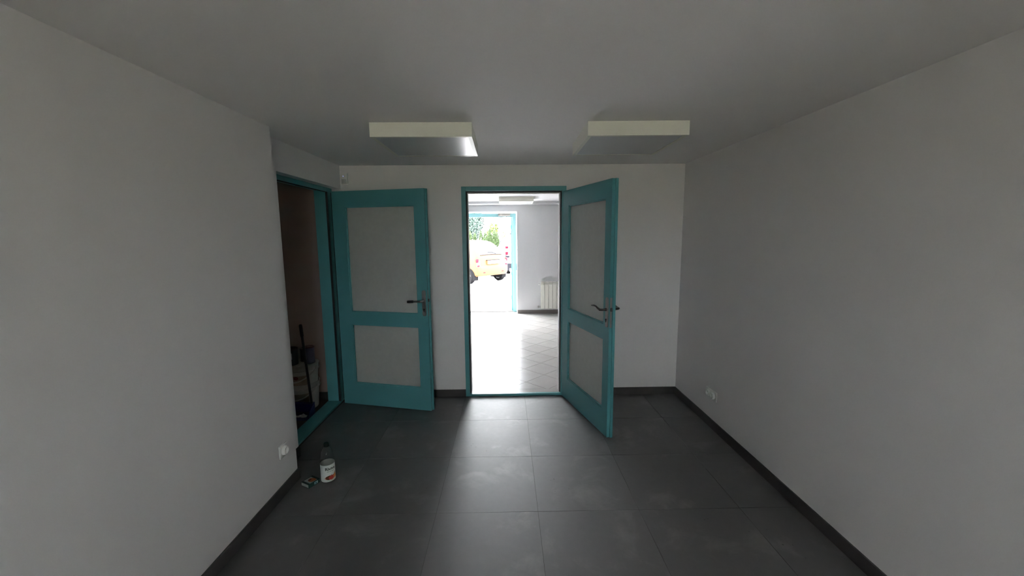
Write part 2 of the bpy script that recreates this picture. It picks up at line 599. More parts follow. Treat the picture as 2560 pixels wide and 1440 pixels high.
# door_1 : doorway to the hall
d1 = empty('door_1', (0.0775, D, 0), 0, 'teal glazed door opened inwards from the doorway to the bright hall', 'door', kind='structure')
ox = 0.0775
fr = new()
FRY0, FRY1 = -0.006, 0.062
for (x0, x1, z0, z1) in ((-0.424, -0.383, 0, 2.083), (0.538, 0.579, 0, 2.083), (-0.383, 0.538, 2.040, 2.083)):
    box(fr, (x0 - ox, FRY0, z0), (x1 - ox, FRY1, z1), 0.0015, 1)
obj('door_frame', fr, M['teal'], d1)
gk = new()
for (x0, x1, z0, z1) in ((-0.383, -0.374, 0.02, 2.04), (0.529, 0.538, 0.02, 2.04), (-0.374, 0.529, 2.030, 2.04)):
    box(gk, (x0 - ox, 0.03, z0), (x1 - ox, 0.0645, z1))
obj('gasket', gk, M['gasket'], d1)
boxes('threshold', [((-0.383 - ox, -0.004, 0.0), (0.538 - ox, 0.030, 0.024))], M['teal'], d1, 0.003)
boxes('sill_strip', [((-0.368 - ox, 0.0305, 0.0), (0.524 - ox, 0.129, 0.020))], M['hall_tile'], d1, 0.001)
make_leaf(d1, (0.545, 3.895), (0.777, 3.047), True, False)

# door_2 : closet door
d2 = empty('door_2', (-1.64, 3.38, 0), 0, 'teal glazed closet door swung open against the back wall', 'door', kind='structure')
fr = new()
for (y0, y1, z0, z1) in ((2.86, 2.93, 0, 2.085), (3.80, 3.90, 0, 2.085), (2.93, 3.80, 2.03, 2.085)):
    box(fr, (-0.02, y0 - 3.38, z0), (0.0, y1 - 3.38, z1), 0.0015, 1)
for (y0, y1, z0, z1) in ((2.86, 2.915, 0, 2.085), (3.815, 3.90, 0, 2.085), (2.915, 3.815, 2.045, 2.085)):
    box(fr, (-0.13, y0 - 3.38, z0), (-0.0205, y1 - 3.38, z1))
obj('door_frame', fr, M['teal'], d2)
gk = new()
for (y0, y1, z0, z1) in ((3.797, 3.80, 0.02, 2.03), (2.93, 3.8, 2.026, 2.03), (3.868, 3.876, 0.02, 2.03)):
    box(gk, (-0.018 if y0 < 3.86 else -0.004, y0 - 3.38, z0), (0.0015, y1 - 3.38, z1))
obj('gasket', gk, M['gasket'], d2)
boxes('threshold', [((-0.13, 2.915 - 3.38, 0.0), (0.0, 3.815 - 3.38, 0.018))], M['teal'], d2, 0.003)
make_leaf(d2, (-1.592, 3.773), (-0.695, 3.558), False, True)

# ------------------------------------------------------------------ hall
HT = 0.312
fh = struct('floor_hall', [((HL, WT, -0.12), (HR, FY, -0.002))], M['hall_grout'], 'pale diagonal tiled floor of the hall', 'floor')
struct('threshold_slab', [((-0.424, D, -0.12), (0.579, WT, 0.0)), ((-0.86, FY, -0.12), (0.22, FY2, 0.0))], M['hall_grout'],
       'floor strips inside the door openings', 'floor')
diag = HT * math.sqrt(2)
node = (0.204, 4.302)
half = (HT - 0.004) / 2 * math.sqrt(2)


def clip_poly(poly, axis, v, keep_less):
    out = []
    for k in range(len(poly)):
        a, b_ = poly[k], poly[(k + 1) % len(poly)]
        ia = (a[axis] <= v) if keep_less else (a[axis] >= v)
        ib = (b_[axis] <= v) if keep_less else (b_[axis] >= v)
        if ia:
            out.append(a)
        if ia != ib:
            t = (v - a[axis]) / (b_[axis] - a[axis])
            out.append((a[0] + t * (b_[0] - a[0]), a[1] + t * (b_[1] - a[1])))
    return out


def prism(b, poly, z0, z1):
    lo = [b.verts.new((x, y, z0)) for x, y in poly]
    hi = [b.verts.new((x, y, z1)) for x, y in poly]
    b.faces.new(lo[::-1])
    b.faces.new(hi)
    for k in range(len(poly)):
        b.faces.new((lo[k], lo[(k + 1) % len(poly)], hi[(k + 1) % len(poly)], hi[k]))


rest = new()
shared = None
for a in range(-28, 29):
    for c in range(-28, 29):
        # tile centres lie half a diagonal right of each lattice node
        cx = node[0] + (a + c) * diag / 2
        cy = node[1] + (a - c) * diag / 2 + diag / 2
        if not (HL - 0.3 < cx < HR + 0.3 and WT - 0.3 < cy < FY + 0.3):
            continue
        poly = [(cx + half, cy), (cx, cy + half), (cx - half, cy), (cx, cy - half)]
        for ax, v, less in ((0, HL, False), (0, HR, True), (1, 4.10, False), (1, FY, True)):
            if poly:
                poly = clip_poly(poly, ax, v, less)
        if len(poly) < 3:
            continue
        inside = -1.15 < cx < 1.75
        if inside:
            full = len(poly) == 4 and max(p_[0] for p_ in poly) - min(p_[0] for p_ in poly) > 2 * half - 1e-4 \
                and max(p_[1] for p_ in poly) - min(p_[1] for p_ in poly) > 2 * half - 1e-4
            if full:
                if shared is None:
                    b = new()
                    prism(b, [(half, 0), (0, half), (-half, 0), (0, -half)], -0.009, 0.0)
                    o = obj('hall_tile', b, M['hall_tile'], fh)
                    shared = o.data
                else:
                    o = obj('hall_tile', shared, None, fh)
                o.location = (cx, cy, 0)
            else:
                b = new()
                prism(b, poly, -0.009, 0.0)
                obj('hall_tile', b, M['hall_tile'], fh)
        else:
            prism(rest, poly, -0.009, 0.0)
o = obj('hall_tile_remainder', rest, M['hall_tile'], fh)
o['kind'] = 'stuff'
boxes('border_strip', [((HL, WT, -0.009), (HR, 4.097, 0.0))], M['hall_tile'], fh)

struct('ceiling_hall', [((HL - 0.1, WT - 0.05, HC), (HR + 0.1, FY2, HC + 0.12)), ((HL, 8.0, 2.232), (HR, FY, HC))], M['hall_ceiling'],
       'white ceiling of the hall with a shallow beam along the far wall', 'ceiling')
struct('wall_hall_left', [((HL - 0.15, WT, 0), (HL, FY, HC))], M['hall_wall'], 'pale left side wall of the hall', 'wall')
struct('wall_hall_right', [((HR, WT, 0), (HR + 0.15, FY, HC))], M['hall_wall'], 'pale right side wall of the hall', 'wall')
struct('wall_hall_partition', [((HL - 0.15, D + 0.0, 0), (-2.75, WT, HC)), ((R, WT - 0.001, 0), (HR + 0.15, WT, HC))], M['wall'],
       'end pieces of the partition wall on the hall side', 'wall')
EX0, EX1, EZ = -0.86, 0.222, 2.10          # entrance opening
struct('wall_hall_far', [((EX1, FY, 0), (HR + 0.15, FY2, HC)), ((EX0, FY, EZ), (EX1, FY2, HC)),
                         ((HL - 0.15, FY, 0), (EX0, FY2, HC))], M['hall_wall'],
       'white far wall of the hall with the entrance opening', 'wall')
tag(boxes('baseboard_hall_far', [((EX1, FY - BT, 0), (HR, FY, BB))], M['hall_skirting']), 'grey tile skirting under the hall radiator', 'baseboard',
    kind='structure')
tag(boxes('baseboard_hall_sides', [((HL, WT, 0), (HL + BT, FY, BB)), ((HR - BT, WT, 0), (HR, FY - BT, BB))], M['hall_skirting']),
    'grey tile skirting on the hall side walls', 'baseboard', kind='structure')
# entrance door, opened outwards
d3 = empty('door_3', (-0.32, 8.5, 0), 0, 'teal entrance door opened outwards to the parking area', 'door', kind='structure')
fr = new()
for (x0, x1, z0, z1) in ((EX0, EX0 + 0.06, 0, 2.075), (0.135, EX1 - 0.012, 0, 2.075), (EX0 + 0.06, 0.135, 2.0, 2.075)):
    box(fr, (x0 + 0.32, -0.03, z0), (x1 + 0.32, 0.05, z1), 0.002, 1)
obj('door_frame', fr, M['teal_glare'], d3)
boxes('threshold', [((EX0 + 0.06 + 0.32, -0.03, 0.0), (0.135 + 0.32, 0.12, 0.02))], M['chrome'], d3, 0.003)
lf = make_leaf(d3, (0.150, 8.555), (0.192, 9.475), False, False, paint=M['teal_glare'])
cb = new()
box(cb, (-0.157 + 0.32, -0.085, 2.018), (0.085 + 0.32, -0.031, 2.078), 0.006)
obj('door_closer', cb, M['chrome'], d3)
ab = new()
tube(ab, [(0.32 - 0.02, -0.055, 2.016), (0.32 - 0.02, -0.055, 2.0), (0.32 - 0.27, 0.05, 1.995), (0.32 + 0.115, 0.3, 1.99)], 0.008, 8)
obj('closer_arm', ab, M['white_plastic'], d3)

# radiator under the far wall: single cast sections
rad = empty('radiator', (0.70, FY - 0.11, 0.095), 0, 'cream sectional radiator on the far hall wall', 'radiator')
b = new()
box(b, (0.003, 0.0, 0.02), (0.077, 0.012, 0.53), 0.004)
box(b, (0.034, 0.0125, 0.03), (0.046, 0.075, 0.555))
box(b, (0.003, 0.0755, 0.02), (0.077, 0.085, 0.57), 0.003)
box(b, (0.006, 0.004, 0.535), (0.074, 0.03, 0.553), 0.003)
box(b, (0.003, 0.012, 0.56), (0.077, 0.0745, 0.578), 0.004)
tube(b, [(0.0, 0.045, 0.05), (0.08, 0.045, 0.05)], 0.02, 12)
tube(b, [(0.0, 0.045, 0.52), (0.08, 0.045, 0.52)], 0.02, 12)
s0 = obj('radiator_section', b, M['radiator'], rad)
for k in range(1, 11):
    o = obj('radiator_section', s0.data, None, rad)
    o.location = (0.08 * k, 0, 0)
b = new()
tube(b, [(-0.001, 0.045, 0.05), (-0.05, 0.045, 0.05)], 0.011, 12)
tube(b, [(-0.05, 0.045, 0.05), (-0.05, 0.108, 0.05)], 0.009, 12)
tube(b, [(-0.052, 0.045, 0.032), (-0.052, 0.045, 0.075)], 0.014, 12)
obj('lockshield_valve', b, M['chrome'], rad, smooth=True)
b = new()
tube(b, [(-0.001, 0.045, 0.52), (-0.02, 0.045, 0.52), (-0.021, 0.045, 0.52), (-0.052, 0.045, 0.52)], [0.011, 0.012, 0.02, 0.018], 16)
obj('air_plug', b, M['white_plastic'], rad, smooth=True)
b = new()
for x in (0.12, 0.76):
    boxes('wall_bracket', [((x, 0.086, 0.48), (x + 0.02, 0.109, 0.53))], M['radiator'], rad)


# ------------------------------------------------------------------ ceiling lights
def ceiling_light(x, y, label, rz=0.0):
    t = empty('ceiling_light', (x, y, HC), rz, label, 'light', 'square box ceiling lights')
    s, h = 0.3, 0.082
    b = new()
    for (x0, x1, y0, y1) in ((-s, s, -s, -s + 0.012), (-s, s, s - 0.012, s), (-s, -s + 0.012, -s + 0.012, s - 0.012),
                             (s - 0.012, s, -s + 0.012, s - 0.012)):
        box(b, (x0, y0, -h), (x1, y1, 0))
    box(b, (-s + 0.012, -s + 0.012, -0.012), (s - 0.012, s - 0.012, 0.0))
    # thin retaining rim around the diffuser
    for (x0, x1, y0, y1) in ((-s + 0.012, s - 0.012, -s + 0.012, -s + 0.024), (-s + 0.012, s - 0.012, s - 0.024, s - 0.012),
                             (-s + 0.012, -s + 0.024, -s + 0.024, s - 0.024), (s - 0.024, s - 0.012, -s + 0.024, s - 0.024)):
        box(b, (x0, y0, -h), (x1, y1, -h + 0.004))
    obj('housing', b, M['lamp_housing'], t)
    boxes('diffuser', [((-s + 0.0245, -s + 0.0245, -h + 0.0015), (s - 0.0245, s - 0.0245, -h + 0.005))], M['diffuser'], t)
    return t


ceiling_light(-0.50, 2.775, 'left square white box light on the room ceiling, its underside catching the doorway glare', 0.01)
ceiling_light(0.793, 2.765, 'right square white box light on the room ceiling, close to the right wall', -0.012)
ceiling_light(0.185, 7.36, 'square white box light on the hall ceiling seen through the doorway', -0.02)


# ------------------------------------------------------------------ double sockets
def socket(name, loc, rz, label, hw, xs):
    t = empty(name, loc, rz, label, 'socket')
    b = new()
    box(b, (-hw, -0.010, -0.042), (hw, 0.0, 0.042), 0.003)
    obj('plate', b, M['white_plastic'], t)
    for x in xs:
        b = new()
        n = 28
        prof = [(0.0, 0.004), (0.0195, 0.004), (0.0205, 0.0265), (0.026, 0.0275), (0.0285, 0.022), (0.0295, 0.009)]
        rings = []
        for r, dd in prof:
            rings.append([b.verts.new((x + r * math.cos(2 * math.pi * k / n), -dd, r * math.sin(2 * math.pi * k / n))) for k in range(n)])
        for i in range(len(rings) - 1):
            for k in range(n):
                b.faces.new((rings[i][k], rings[i][(k + 1) % n], rings[i + 1][(k + 1) % n], rings[i + 1][k]))
        o = obj('outlet', b, M['white_plastic'], t, smooth=True)
        b = new()
        tube(b, [(x, -0.0045, 0.009), (x, -0.022, 0.009)], 0.0024, 10)
        obj('earth_pin', b, M['chrome'], o)
        b = new()
        for dx in (-0.0095, 0.0095):
            tube(b, [(x + dx, -0.0046, 0.0), (x + dx, -0.0052, 0.0)], 0.0026, 10)
        obj('contact_hole', b, M['black'], o)
    return t


socket('double_socket', (R, 3.20, 0.288), math.radians(-90), 'white double socket low on the right wall', 0.080, (-0.037, 0.037))
socket('single_socket', (-L, 2.402, 0.288), math.radians(90), 'white single socket low on the left wall beside the closet', 0.043, (0.0,))

# ------------------------------------------------------------------ motion detector
ms = empty('motion_sensor', (-1.512, D, 2.16), 0, 'small white motion detector with a blue light high in the corner', 'sensor')
b = new()
box(b, (-0.029, -0.032, -0.053), (0.029, -0.001, 0.053), 0.008, 3)
obj('body', b, M['white_plastic'], ms, smooth=True)
b = new()
n = 12
vs = []
for k in range(n + 1):
    a = math.pi * (0.12 + 0.76 * k / n)
    vs.append(((0.023 * math.cos(a)), -0.0325 - 0.009 * math.sin(a)))
lo = [b.verts.new((x, y, -0.046)) for x, y in vs]
hi = [b.verts.new((x, y, -0.006)) for x, y in vs]
for k in range(n):
    b.faces.new((lo[k], lo[k + 1], hi[k + 1], hi[k]))
b.faces.new(lo)
b.faces.new(hi)
obj('lens', b, mat('milky_lens', (0.6, 0.61, 0.6), 0.3), ms, smooth=True)
b = new()
disc_tube(b, (-0.008, -0.032, 0.022), (0, -1, 0), 0.0035, 0.003, 14)
obj('indicator_light', b, mat('blue_indicator', (0.1, 0.15, 0.6), 0.3, emit=((0.45, 0.5, 1.0), 2.2)), ms)

# ------------------------------------------------------------------ bottle on the floor
bc = Vector((-1.210, 2.532, 0))
bt = empty('plastic_bottle', bc, 0, 'clear plastic drink bottle with white fruit label standing on the floor', 'bottle')
RB = 0.0445
b = new()
prof = [(0.0, 0.004), (0.030, 0.0), (0.038, 0.003), (0.0435, 0.007), (RB, 0.011), (RB, 0.148), (0.0442, 0.16), (0.0415, 0.185), (0.0355, 0.213),
        (0.027, 0.236), (0.0185, 0.249), (0.0145, 0.254), (0.0135, 0.262), (0.0135, 0.27)]
lathe(b, prof, 40)
bottle_mat = pane_mat('clear_bottle_plastic', (0.88, 0.89, 0.88), 1.55)
obj('bottle_body', b, bottle_mat, bt, smooth=True)
b = new()
lathe(b, [(0.0, 0.2825), (0.0135, 0.2825), (0.0162, 0.280), (0.0166, 0.278), (0.0166, 0.2585), (0.0155, 0.2575), (0.0145, 0.2575)], 28)
obj('cap', b, mat('dark_green_cap', (0.004, 0.016, 0.010), 0.35), bt, smooth=True)
b = new()
lathe(b, [(0.0, 0.0045), (0.030, 0.0042), (0.041, 0.012), (0.0430, 0.020), (0.0430, 0.034), (0.0, 0.034)], 32)
obj('drink_remainder', b, mat('orange_drink', (0.55, 0.22, 0.06), 0.1, trans=0.3), bt, smooth=True)
b = new()
lathe(b, [(RB + 0.0006, 0.011), (RB + 0.0008, 0.135), (RB + 0.0002, 0.135), (RB + 0.0001, 0.011)], 48)
bt.scale = (1, 1, 0.935)
lab = obj('label_sleeve', b, mat('white_paper_label', (0.70, 0.74, 0.72), 0.45), bt, smooth=True)
# direction from bottle to viewer; the print is centred a little to the right of it
phi0 = math.atan2(-bc.y, -bc.x) + math.radians(19)


def wrap(pts2, z0=0.0, off=0.0016):
    return [((RB + off) * math.cos(phi0 + u / RB), (RB + off) * math.sin(phi0 + u / RB), z0 + v) for u, v in pts2]


def patch(name, u, v, ru, rv, m, off, seed, tilt=0.0):
    rnd = random.Random(seed)
    n = 28
    ph = [rnd.uniform(0, 6.28) for _ in range(3)]
    b = new()
    cv = b.verts.new(wrap([(u, v)], 0, off)[0])
    rings = []
    for f in (0.33, 0.66, 1.0):
        ring = []
        for k in range(n):
            a = 2 * math.pi * k / n
            wv = 1 + 0.07 * math.sin(2 * a + ph[0]) + 0.05 * math.sin(3 * a + ph[1])
            x, y = f * ru * wv * math.cos(a), f * rv * wv * math.sin(a)
            ring.append(b.verts.new(wrap([(u + x * math.cos(tilt) - y * math.sin(tilt), v + x * math.sin(tilt) + y * math.cos(tilt))], 0, off)[0]))
        rings.append(ring)
    for k in range(n):
        b.faces.new((cv, rings[0][k], rings[0][(k + 1) % n]))
        for i in range(2):
            b.faces.new((rings[i][k], rings[i + 1][k], rings[i + 1][(k + 1) % n], rings[i][(k + 1) % n]))
    return obj(name, b, m, lab)


def text_mesh(body, size, bold=0.0):
    cu = bpy.data.curves.new('lettering', 'FONT')
    cu.body = body
    cu.size = size
    cu.align_x = 'CENTER'
    cu.offset = bold
    cu.resolution_u = 3
    to = bpy.data.objects.new('lettering', cu)
    col.objects.link(to)
    dg = bpy.context.evaluated_depsgraph_get()
    dg.update()
    me = bpy.data.meshes.new_from_object(to.evaluated_get(dg))
    bpy.data.objects.remove(to)
    bpy.data.curves.remove(cu)
    return me


M['ink_green'] = mat('dark_green_ink', (0.008, 0.022, 0.013), 0.5)
M['ink_pale'] = mat('pale_green_ink', (0.16, 0.27, 0.24), 0.5)
me = text_mesh('R\u00ecviva', 0.028, 0.0007)
for v in me.vertices:
    v.co = Vector(wrap([(v.co.x, v.co.y)], 0.098)[0])
obj('lettering', me, M['ink_green'], lab)
# the small line below is too blurred to read: short dashes
b = new()
for u0, u1 in ((-0.021, -0.009), (-0.006, 0.002), (0.006, 0.021)):
    n = 6
    lo = [b.verts.new(p_) for p_ in wrap([(u0 + (u1 - u0) * k / n, 0) for k in range(n + 1)], 0.086)]
    hi = [b.verts.new(p_) for p_ in wrap([(u0 + (u1 - u0) * k / n, 0.0035) for k in range(n + 1)], 0.086)]
    for k in range(n):
        b.faces.new((lo[k], lo[k + 1], hi[k + 1], hi[k]))
obj('small_print', b, M['ink_pale'], lab)
patch('print_patch', 0.004, 0.040, 0.040, 0.016, mat('pale_pink_print', (0.62, 0.36, 0.26), 0.5), 0.0012, 3)
patch('fruit_print', -0.012, 0.042, 0.019, 0.0165, mat('dark_red_print', (0.13, 0.03, 0.012), 0.5), 0.0014, 1)
patch('fruit_print', 0.006, 0.0405, 0.0195, 0.0155, mat('red_print', (0.50, 0.055, 0.045), 0.5), 0.0016, 2)
patch('fruit_print', 0.029, 0.045, 0.012, 0.016, mat('orange_print', (0.62, 0.27, 0.09), 0.5), 0.0016, 5)
patch('leaf_print', 0.030, 0.064, 0.004, 0.010, mat('olive_print', (0.22, 0.20, 0.05), 0.5), 0.0018, 6, -0.5)
patch('stem_print', 0.003, 0.058, 0.0016, 0.005, mat('stem_print_ink', (0.15, 0.04, 0.03), 0.5), 0.0018, 8)

# ------------------------------------------------------------------ small carton beside the bottle
ca = math.atan2(2.496 - 2.435, -1.265 + 1.295)      # right hand edge direction
cart = empty('small_carton', (-1.295, 2.437, 0), 0, 'small dark green carton with orange print lying on the floor', 'box')
ux = Vector((-1.363 + 1.295, 2.471 - 2.435, 0)).normalized()
cart.rotation_euler = (0, 0, math.atan2(ux.y, ux.x) - math.pi)
# local: corner nearest the viewer at (0,0); carton runs along -x (0.074) and +y (0.082)
LX, LY, LZ = 0.074, 0.082, 0.027
b = new()
box(b, (-LX, 0, 0), (0, LY, LZ), 0.0008, 1)
obj('carton_body', b, mat('dark_green_carton', (0.008, 0.035, 0.032), 0.4), cart)
e = 0.0004
P = [('print_panel', (0.42, 0.46, 0.45), ((-LX + 0.002, -e, 0.004), (-0.006, -e + 0.0003, LZ - 0.004))),
     ('top_panel', (0.34, 0.36, 0.36), ((-LX + 0.006, 0.012, LZ), (-0.004, 0.066, LZ + e))),
     ('top_stripe', (0.01, 0.03, 0.03), ((-LX + 0.02, 0.0, LZ), (-0.012, 0.012, LZ + e * 0.8))),
     ('side_panel', (0.34, 0.47, 0.50), ((0.0 + e * 0.2, 0.040, 0.006), (e, 0.066, LZ - 0.005))),
     ('side_mark', (0.05, 0.13, 0.18), ((e, 0.046, 0.008), (e + 0.0002, 0.058, LZ - 0.010)))]
for n_, c_, (lo, hi) in P:
    b = new()
    box(b, lo, hi)
    obj(n_, b, mat(n_ + '_ink', c_, 0.45), cart)
b = new()
pts = [(-0.05, 0.030), (-0.030, 0.022), (-0.012, 0.030), (-0.005, 0.055), (-0.014, 0.066), (-0.040, 0.066), (-0.056, 0.050)]
prism(b, pts, LZ + e * 0.5, LZ + e * 1.5)
obj('orange_print', b, mat('orange_brown_ink', (0.40, 0.11, 0.03), 0.45), cart)
b = new()
prism(b, [(-0.052, 0.032), (-0.036, 0.027), (-0.034, 0.045), (-0.046, 0.050)], LZ + e * 1.6, LZ + e * 2.2)
obj('dark_print', b, mat('dark_brown_ink', (0.04, 0.006, 0.006), 0.45), cart)

# ------------------------------------------------------------------ things in the closet
M['bucket'] = mat('off_white_bucket_plastic', (0.50, 0.46, 0.42), 0.5, var=0.1, scale=12)
M['bucket_label'] = mat('tan_bucket_print', (0.30, 0.24, 0.18), 0.6, var=0.2, scale=14)
BX, BY = -1.962, 3.735


def bucket(z, label, h=0.255):
    t = empty('paint_bucket', (BX, BY, z), 0, label, 'bucket', 'nested paint buckets in the closet')
    r0, r1 = 0.122, 0.146
    b = new()
    lathe(b, [(0.0, 0.0), (r0, 0.0), (r0 + 0.002, 0.004), (r1 - 0.006, h - 0.05), (r1 + 0.008, h - 0.05), (r1 + 0.008, h - 0.043),
              (r1 - 0.004, h - 0.041), (r1, h - 0.006), (r1 + 0.003, h), (r1 - 0.003, h), (r1 - 0.008, h - 0.02), (r0 - 0.006, 0.006), (0.0, 0.006)], 40)
    o = obj('bucket_body', b, M['bucket'], t, smooth=True)
    b = new()
    rr = lambda zz: r0 + 0.002 + (r1 - 0.006 - r0 - 0.002) * (zz - 0.004) / (h - 0.054) + 0.0012
    lathe(b, [(rr(0.05), 0.05), (rr(0.17), 0.17)], 24, (0, 0), math.radians(-165), math.radians(-45))
    obj('bucket_label', b, M['bucket_label'], t, smooth=True)
    # handle lug on the right and a drooping grip
    b = new()
    a = math.radians(-12)
    d = Vector((math.cos(a), math.sin(a), 0))
    p0 = d * (r1 + 0.008)
    tube(b, [p0 + Vector((0, 0, h - 0.03)), p0 + d * 0.012 + Vector((0, 0, h - 0.03))], 0.016, 14)
    obj('handle_lug', b, M['bucket'], t)
    b = new()
    pts = []
    for k in range(13):
        ang = a - math.radians(170) * k / 12
        zz = h - 0.03 - 0.11 * math.sin(math.pi * k / 12)
        r_ = r1 + 0.016 - 0.008 * math.sin(math.pi * k / 12)
        pts.append((r_ * math.cos(ang), r_ * math.sin(ang), zz))
    tube(b, pts, 0.006, 8)
    obj('bail_handle', b, M['bucket'], t, smooth=True)
    return t, rr


lowb, _ = bucket(0.0, 'lower of two off-white plastic buckets stacked in the closet')
upb, rr = bucket(0.175, 'upper off-white plastic bucket with a red mark, stacked in the closet')
b = new()
a0 = math.radians(-86)
cvs = []
for k in range(16):
    t_ = 2 * math.pi * k / 16
    zz = 0.15 + 0.017 * math.sin(t_)
    aa = a0 + 0.020 / 0.14 * math.cos(t_)
    cvs.append(b.verts.new(((rr(zz) + 0.001) * math.cos(aa), (rr(zz) + 0.001) * math.sin(aa), zz)))
b.faces.new(cvs)
obj('red_mark', b, mat('dark_red_mark', (0.16, 0.02, 0.025), 0.6), upb)
b = new()
lathe(b, [(0.0, 0.247), (0.148, 0.247), (0.150, 0.250), (0.150, 0.2585), (0.146, 0.261), (0.0, 0.261)], 36)
obj('lid', b, M['bucket'], upb, smooth=True)
ZL = 0.175 + 0.261


def tin(name, x, y, z, r, h, body_c, label, band_c=None, lid_c=(0.25, 0.24, 0.24)):
    t = empty(name, (x, y, z), 0, label, 'tin')
    b = new()
    lathe(b, [(0.0, 0.0), (r, 0.0), (r + 0.002, 0.003), (r, 0.006), (r, h - 0.006), (r + 0.002, h - 0.003), (r, h), (0.0, h - 0.002)], 28)
    obj('tin_body', b, mat(name + '_paint', body_c, 0.4, var=0.1, scale=20), t, smooth=True)
    b = new()
    lathe(b, [(r + 0.0025, h - 0.004), (r + 0.0025, h + 0.004), (r - 0.008, h + 0.005), (r - 0.010, h + 0.001), (0.0, h + 0.001)], 28)
    obj('lid', b, mat(name + '_lid_metal', lid_c, 0.4), t, smooth=True)
    if band_c:
        b = new()
        lathe(b, [(r + 0.0008, h * 0.40), (r + 0.0008, h * 0.78)], 10, (0, 0), math.radians(-92), math.radians(-52))
        obj('paper_label', b, mat(name + '_label', band_c, 0.6), t, smooth=True)
    return t


tin('paint_tin', BX - 0.070, BY - 0.05, ZL, 0.062, 0.150, (0.02, 0.022, 0.025), 'black paint tin with small white label on the upper bucket', (0.62, 0.62, 0.62),
    (0.06, 0.03, 0.03))
tin('narrow_tin', BX + 0.082, BY - 0.005, ZL, 0.047, 0.155, (0.12, 0.115, 0.17), 'narrow tin with lilac grey print and reddish lid on the upper bucket', None,
    (0.10, 0.03, 0.03))
tin('low_tin', BX + 0.01, BY + 0.065, ZL, 0.045, 0.120, (0.05, 0.04, 0.04), 'low dark tin behind the other tins on the upper bucket', None, (0.12, 0.04, 0.03))

dp = empty('dustpan', (-1.918, 3.505, 0), 0.0, 'blue plastic dustpan with a long black handle on the closet floor', 'dustpan')
M['blue'] = mat('dark_blue_plastic', (0.006, 0.008, 0.10), 0.4)
b = new()
# scoop: floor plate, two side walls, back wall with sloping top
wd, dpt = 0.143, 0.17
outer = [(-wd, -dpt / 2), (wd, -dpt / 2), (wd * 0.88, dpt / 2), (-wd * 0.88, dpt / 2)]
prism(b, outer, 0.001, 0.005)
for s in (-1, 1):
    vs = [b.verts.new(p_) for p_ in [(s * wd, -dpt / 2, 0.005), (s * wd * 0.88, dpt / 2, 0.005), (s * wd * 0.88, dpt / 2, 0.10), (s * wd * 0.97, -dpt * 0.25, 0.06),
                                     (s * (wd - 0.005), -dpt / 2, 0.005), (s * (wd * 0.88 - 0.005), dpt / 2, 0.005),
                                     (s * (wd * 0.88 - 0.005), dpt / 2, 0.10), (s * (wd * 0.97 - 0.005), -dpt * 0.25, 0.06)]]
    for f in ((0, 1, 2, 3), (7, 6, 5, 4), (0, 4, 5, 1), (1, 5, 6, 2), (2, 6, 7, 3), (3, 7, 4, 0)):
        b.faces.new([vs[i] for i in f])
box(b, (-wd * 0.88, dpt / 2 - 0.005, 0.005), (wd * 0.88, dpt / 2, 0.10))
box(b, (-wd * 0.88, dpt / 2 - 0.05, 0.10), (wd * 0.88, dpt / 2, 0.104))
obj('pan', b, M['blue'], dp)
b = new()
tube(b, [(0.112, dpt / 2 - 0.03, 0.10), (0.108, dpt / 2 - 0.028, 0.16), (0.058, dpt / 2 - 0.012, 0.80)], 0.011, 14)
obj('handle', b, M['black'], dp, smooth=True)
b = new()
tube(b, [(0.0635, dpt / 2 - 0.0137, 0.73), (0.0557, dpt / 2 - 0.0113, 0.83), (0.055, dpt / 2 - 0.011, 0.84)], [0.0145, 0.0145, 0.009], 14)
obj('grip', b, M['black'], dp, smooth=True)
pp = empty('crumpled_paper', (-1.885, 3.475, 0.0062), math.radians(10), 'crumpled pale paper scrap lying in the blue dustpan', 'paper')
rnd = random.Random(4)
b = new()
g = [[b.verts.new((-0.065 + 0.13 * i / 8, -0.022 + 0.044 * j / 3 + rnd.uniform(-.004, .004), 0.001 + abs(rnd.gauss(0, 0.009)))) for j in range(4)] for i in range(9)]
for i in range(8):
    for j in range(3):
        b.faces.new((g[i][j], g[i + 1][j], g[i + 1][j + 1], g[i][j + 1]))
bmesh.ops.solidify(b, geom=b.faces[:], thickness=0.0008)
obj('paper_sheet', b, mat('dirty_white_paper', (0.5, 0.48, 0.45), 0.8), pp)

# ------------------------------------------------------------------ outside: parking area
struct('ground', [((-40, FY2, -0.14), (40, 90, -0.02))], M['tar'], 'pale paved parking area outside the entrance', 'ground')
struct('ground_garden', [((-40, -60, -0.14), (40, YB - 0.25, -0.06))], M['grass'], 'unseen grass yard behind the building, made pale to bounce light into the room', 'ground')
struct('roof_slab', [((-4.4, YB - 0.3, HC + 0.12), (4.8, FY2 + 0.1, HC + 0.3))], M['render'], 'flat roof slab over both rooms', 'roof')


# ---- vehicles: body lofted from cross sections; x forward from the tail, y to the left, z up
def section(st):
    x, zb, wl, wm, zbelt, wt, zt = st
    h = [(0, zb), (wl * 0.92, zb), (wl, zb + 0.05), (wm, zb + (zbelt - zb) * 0.45), (wm, zbelt - (zbelt - zb) * 0.12), (wm - 0.03, zbelt),
         (wt + 0.015, zt - 0.07 if zt - zbelt > 0.2 else zbelt + (zt - zbelt) * 0.6), (wt - 0.06, zt - 0.012), (wt * 0.45, zt + 0.004), (0, zt + 0.008)]
    return [Vector((x, y, z)) for y, z in h]


def lerp_st(sts, x):
    for a, b_ in zip(sts[:-1], sts[1:]):
        if a[0] <= x <= b_[0]:
            t = (x - a[0]) / max(1e-9, b_[0] - a[0])
            return [p_ + (q - p_) * t for p_, q in zip(section(a), section(b_))]
    return section(sts[-1])


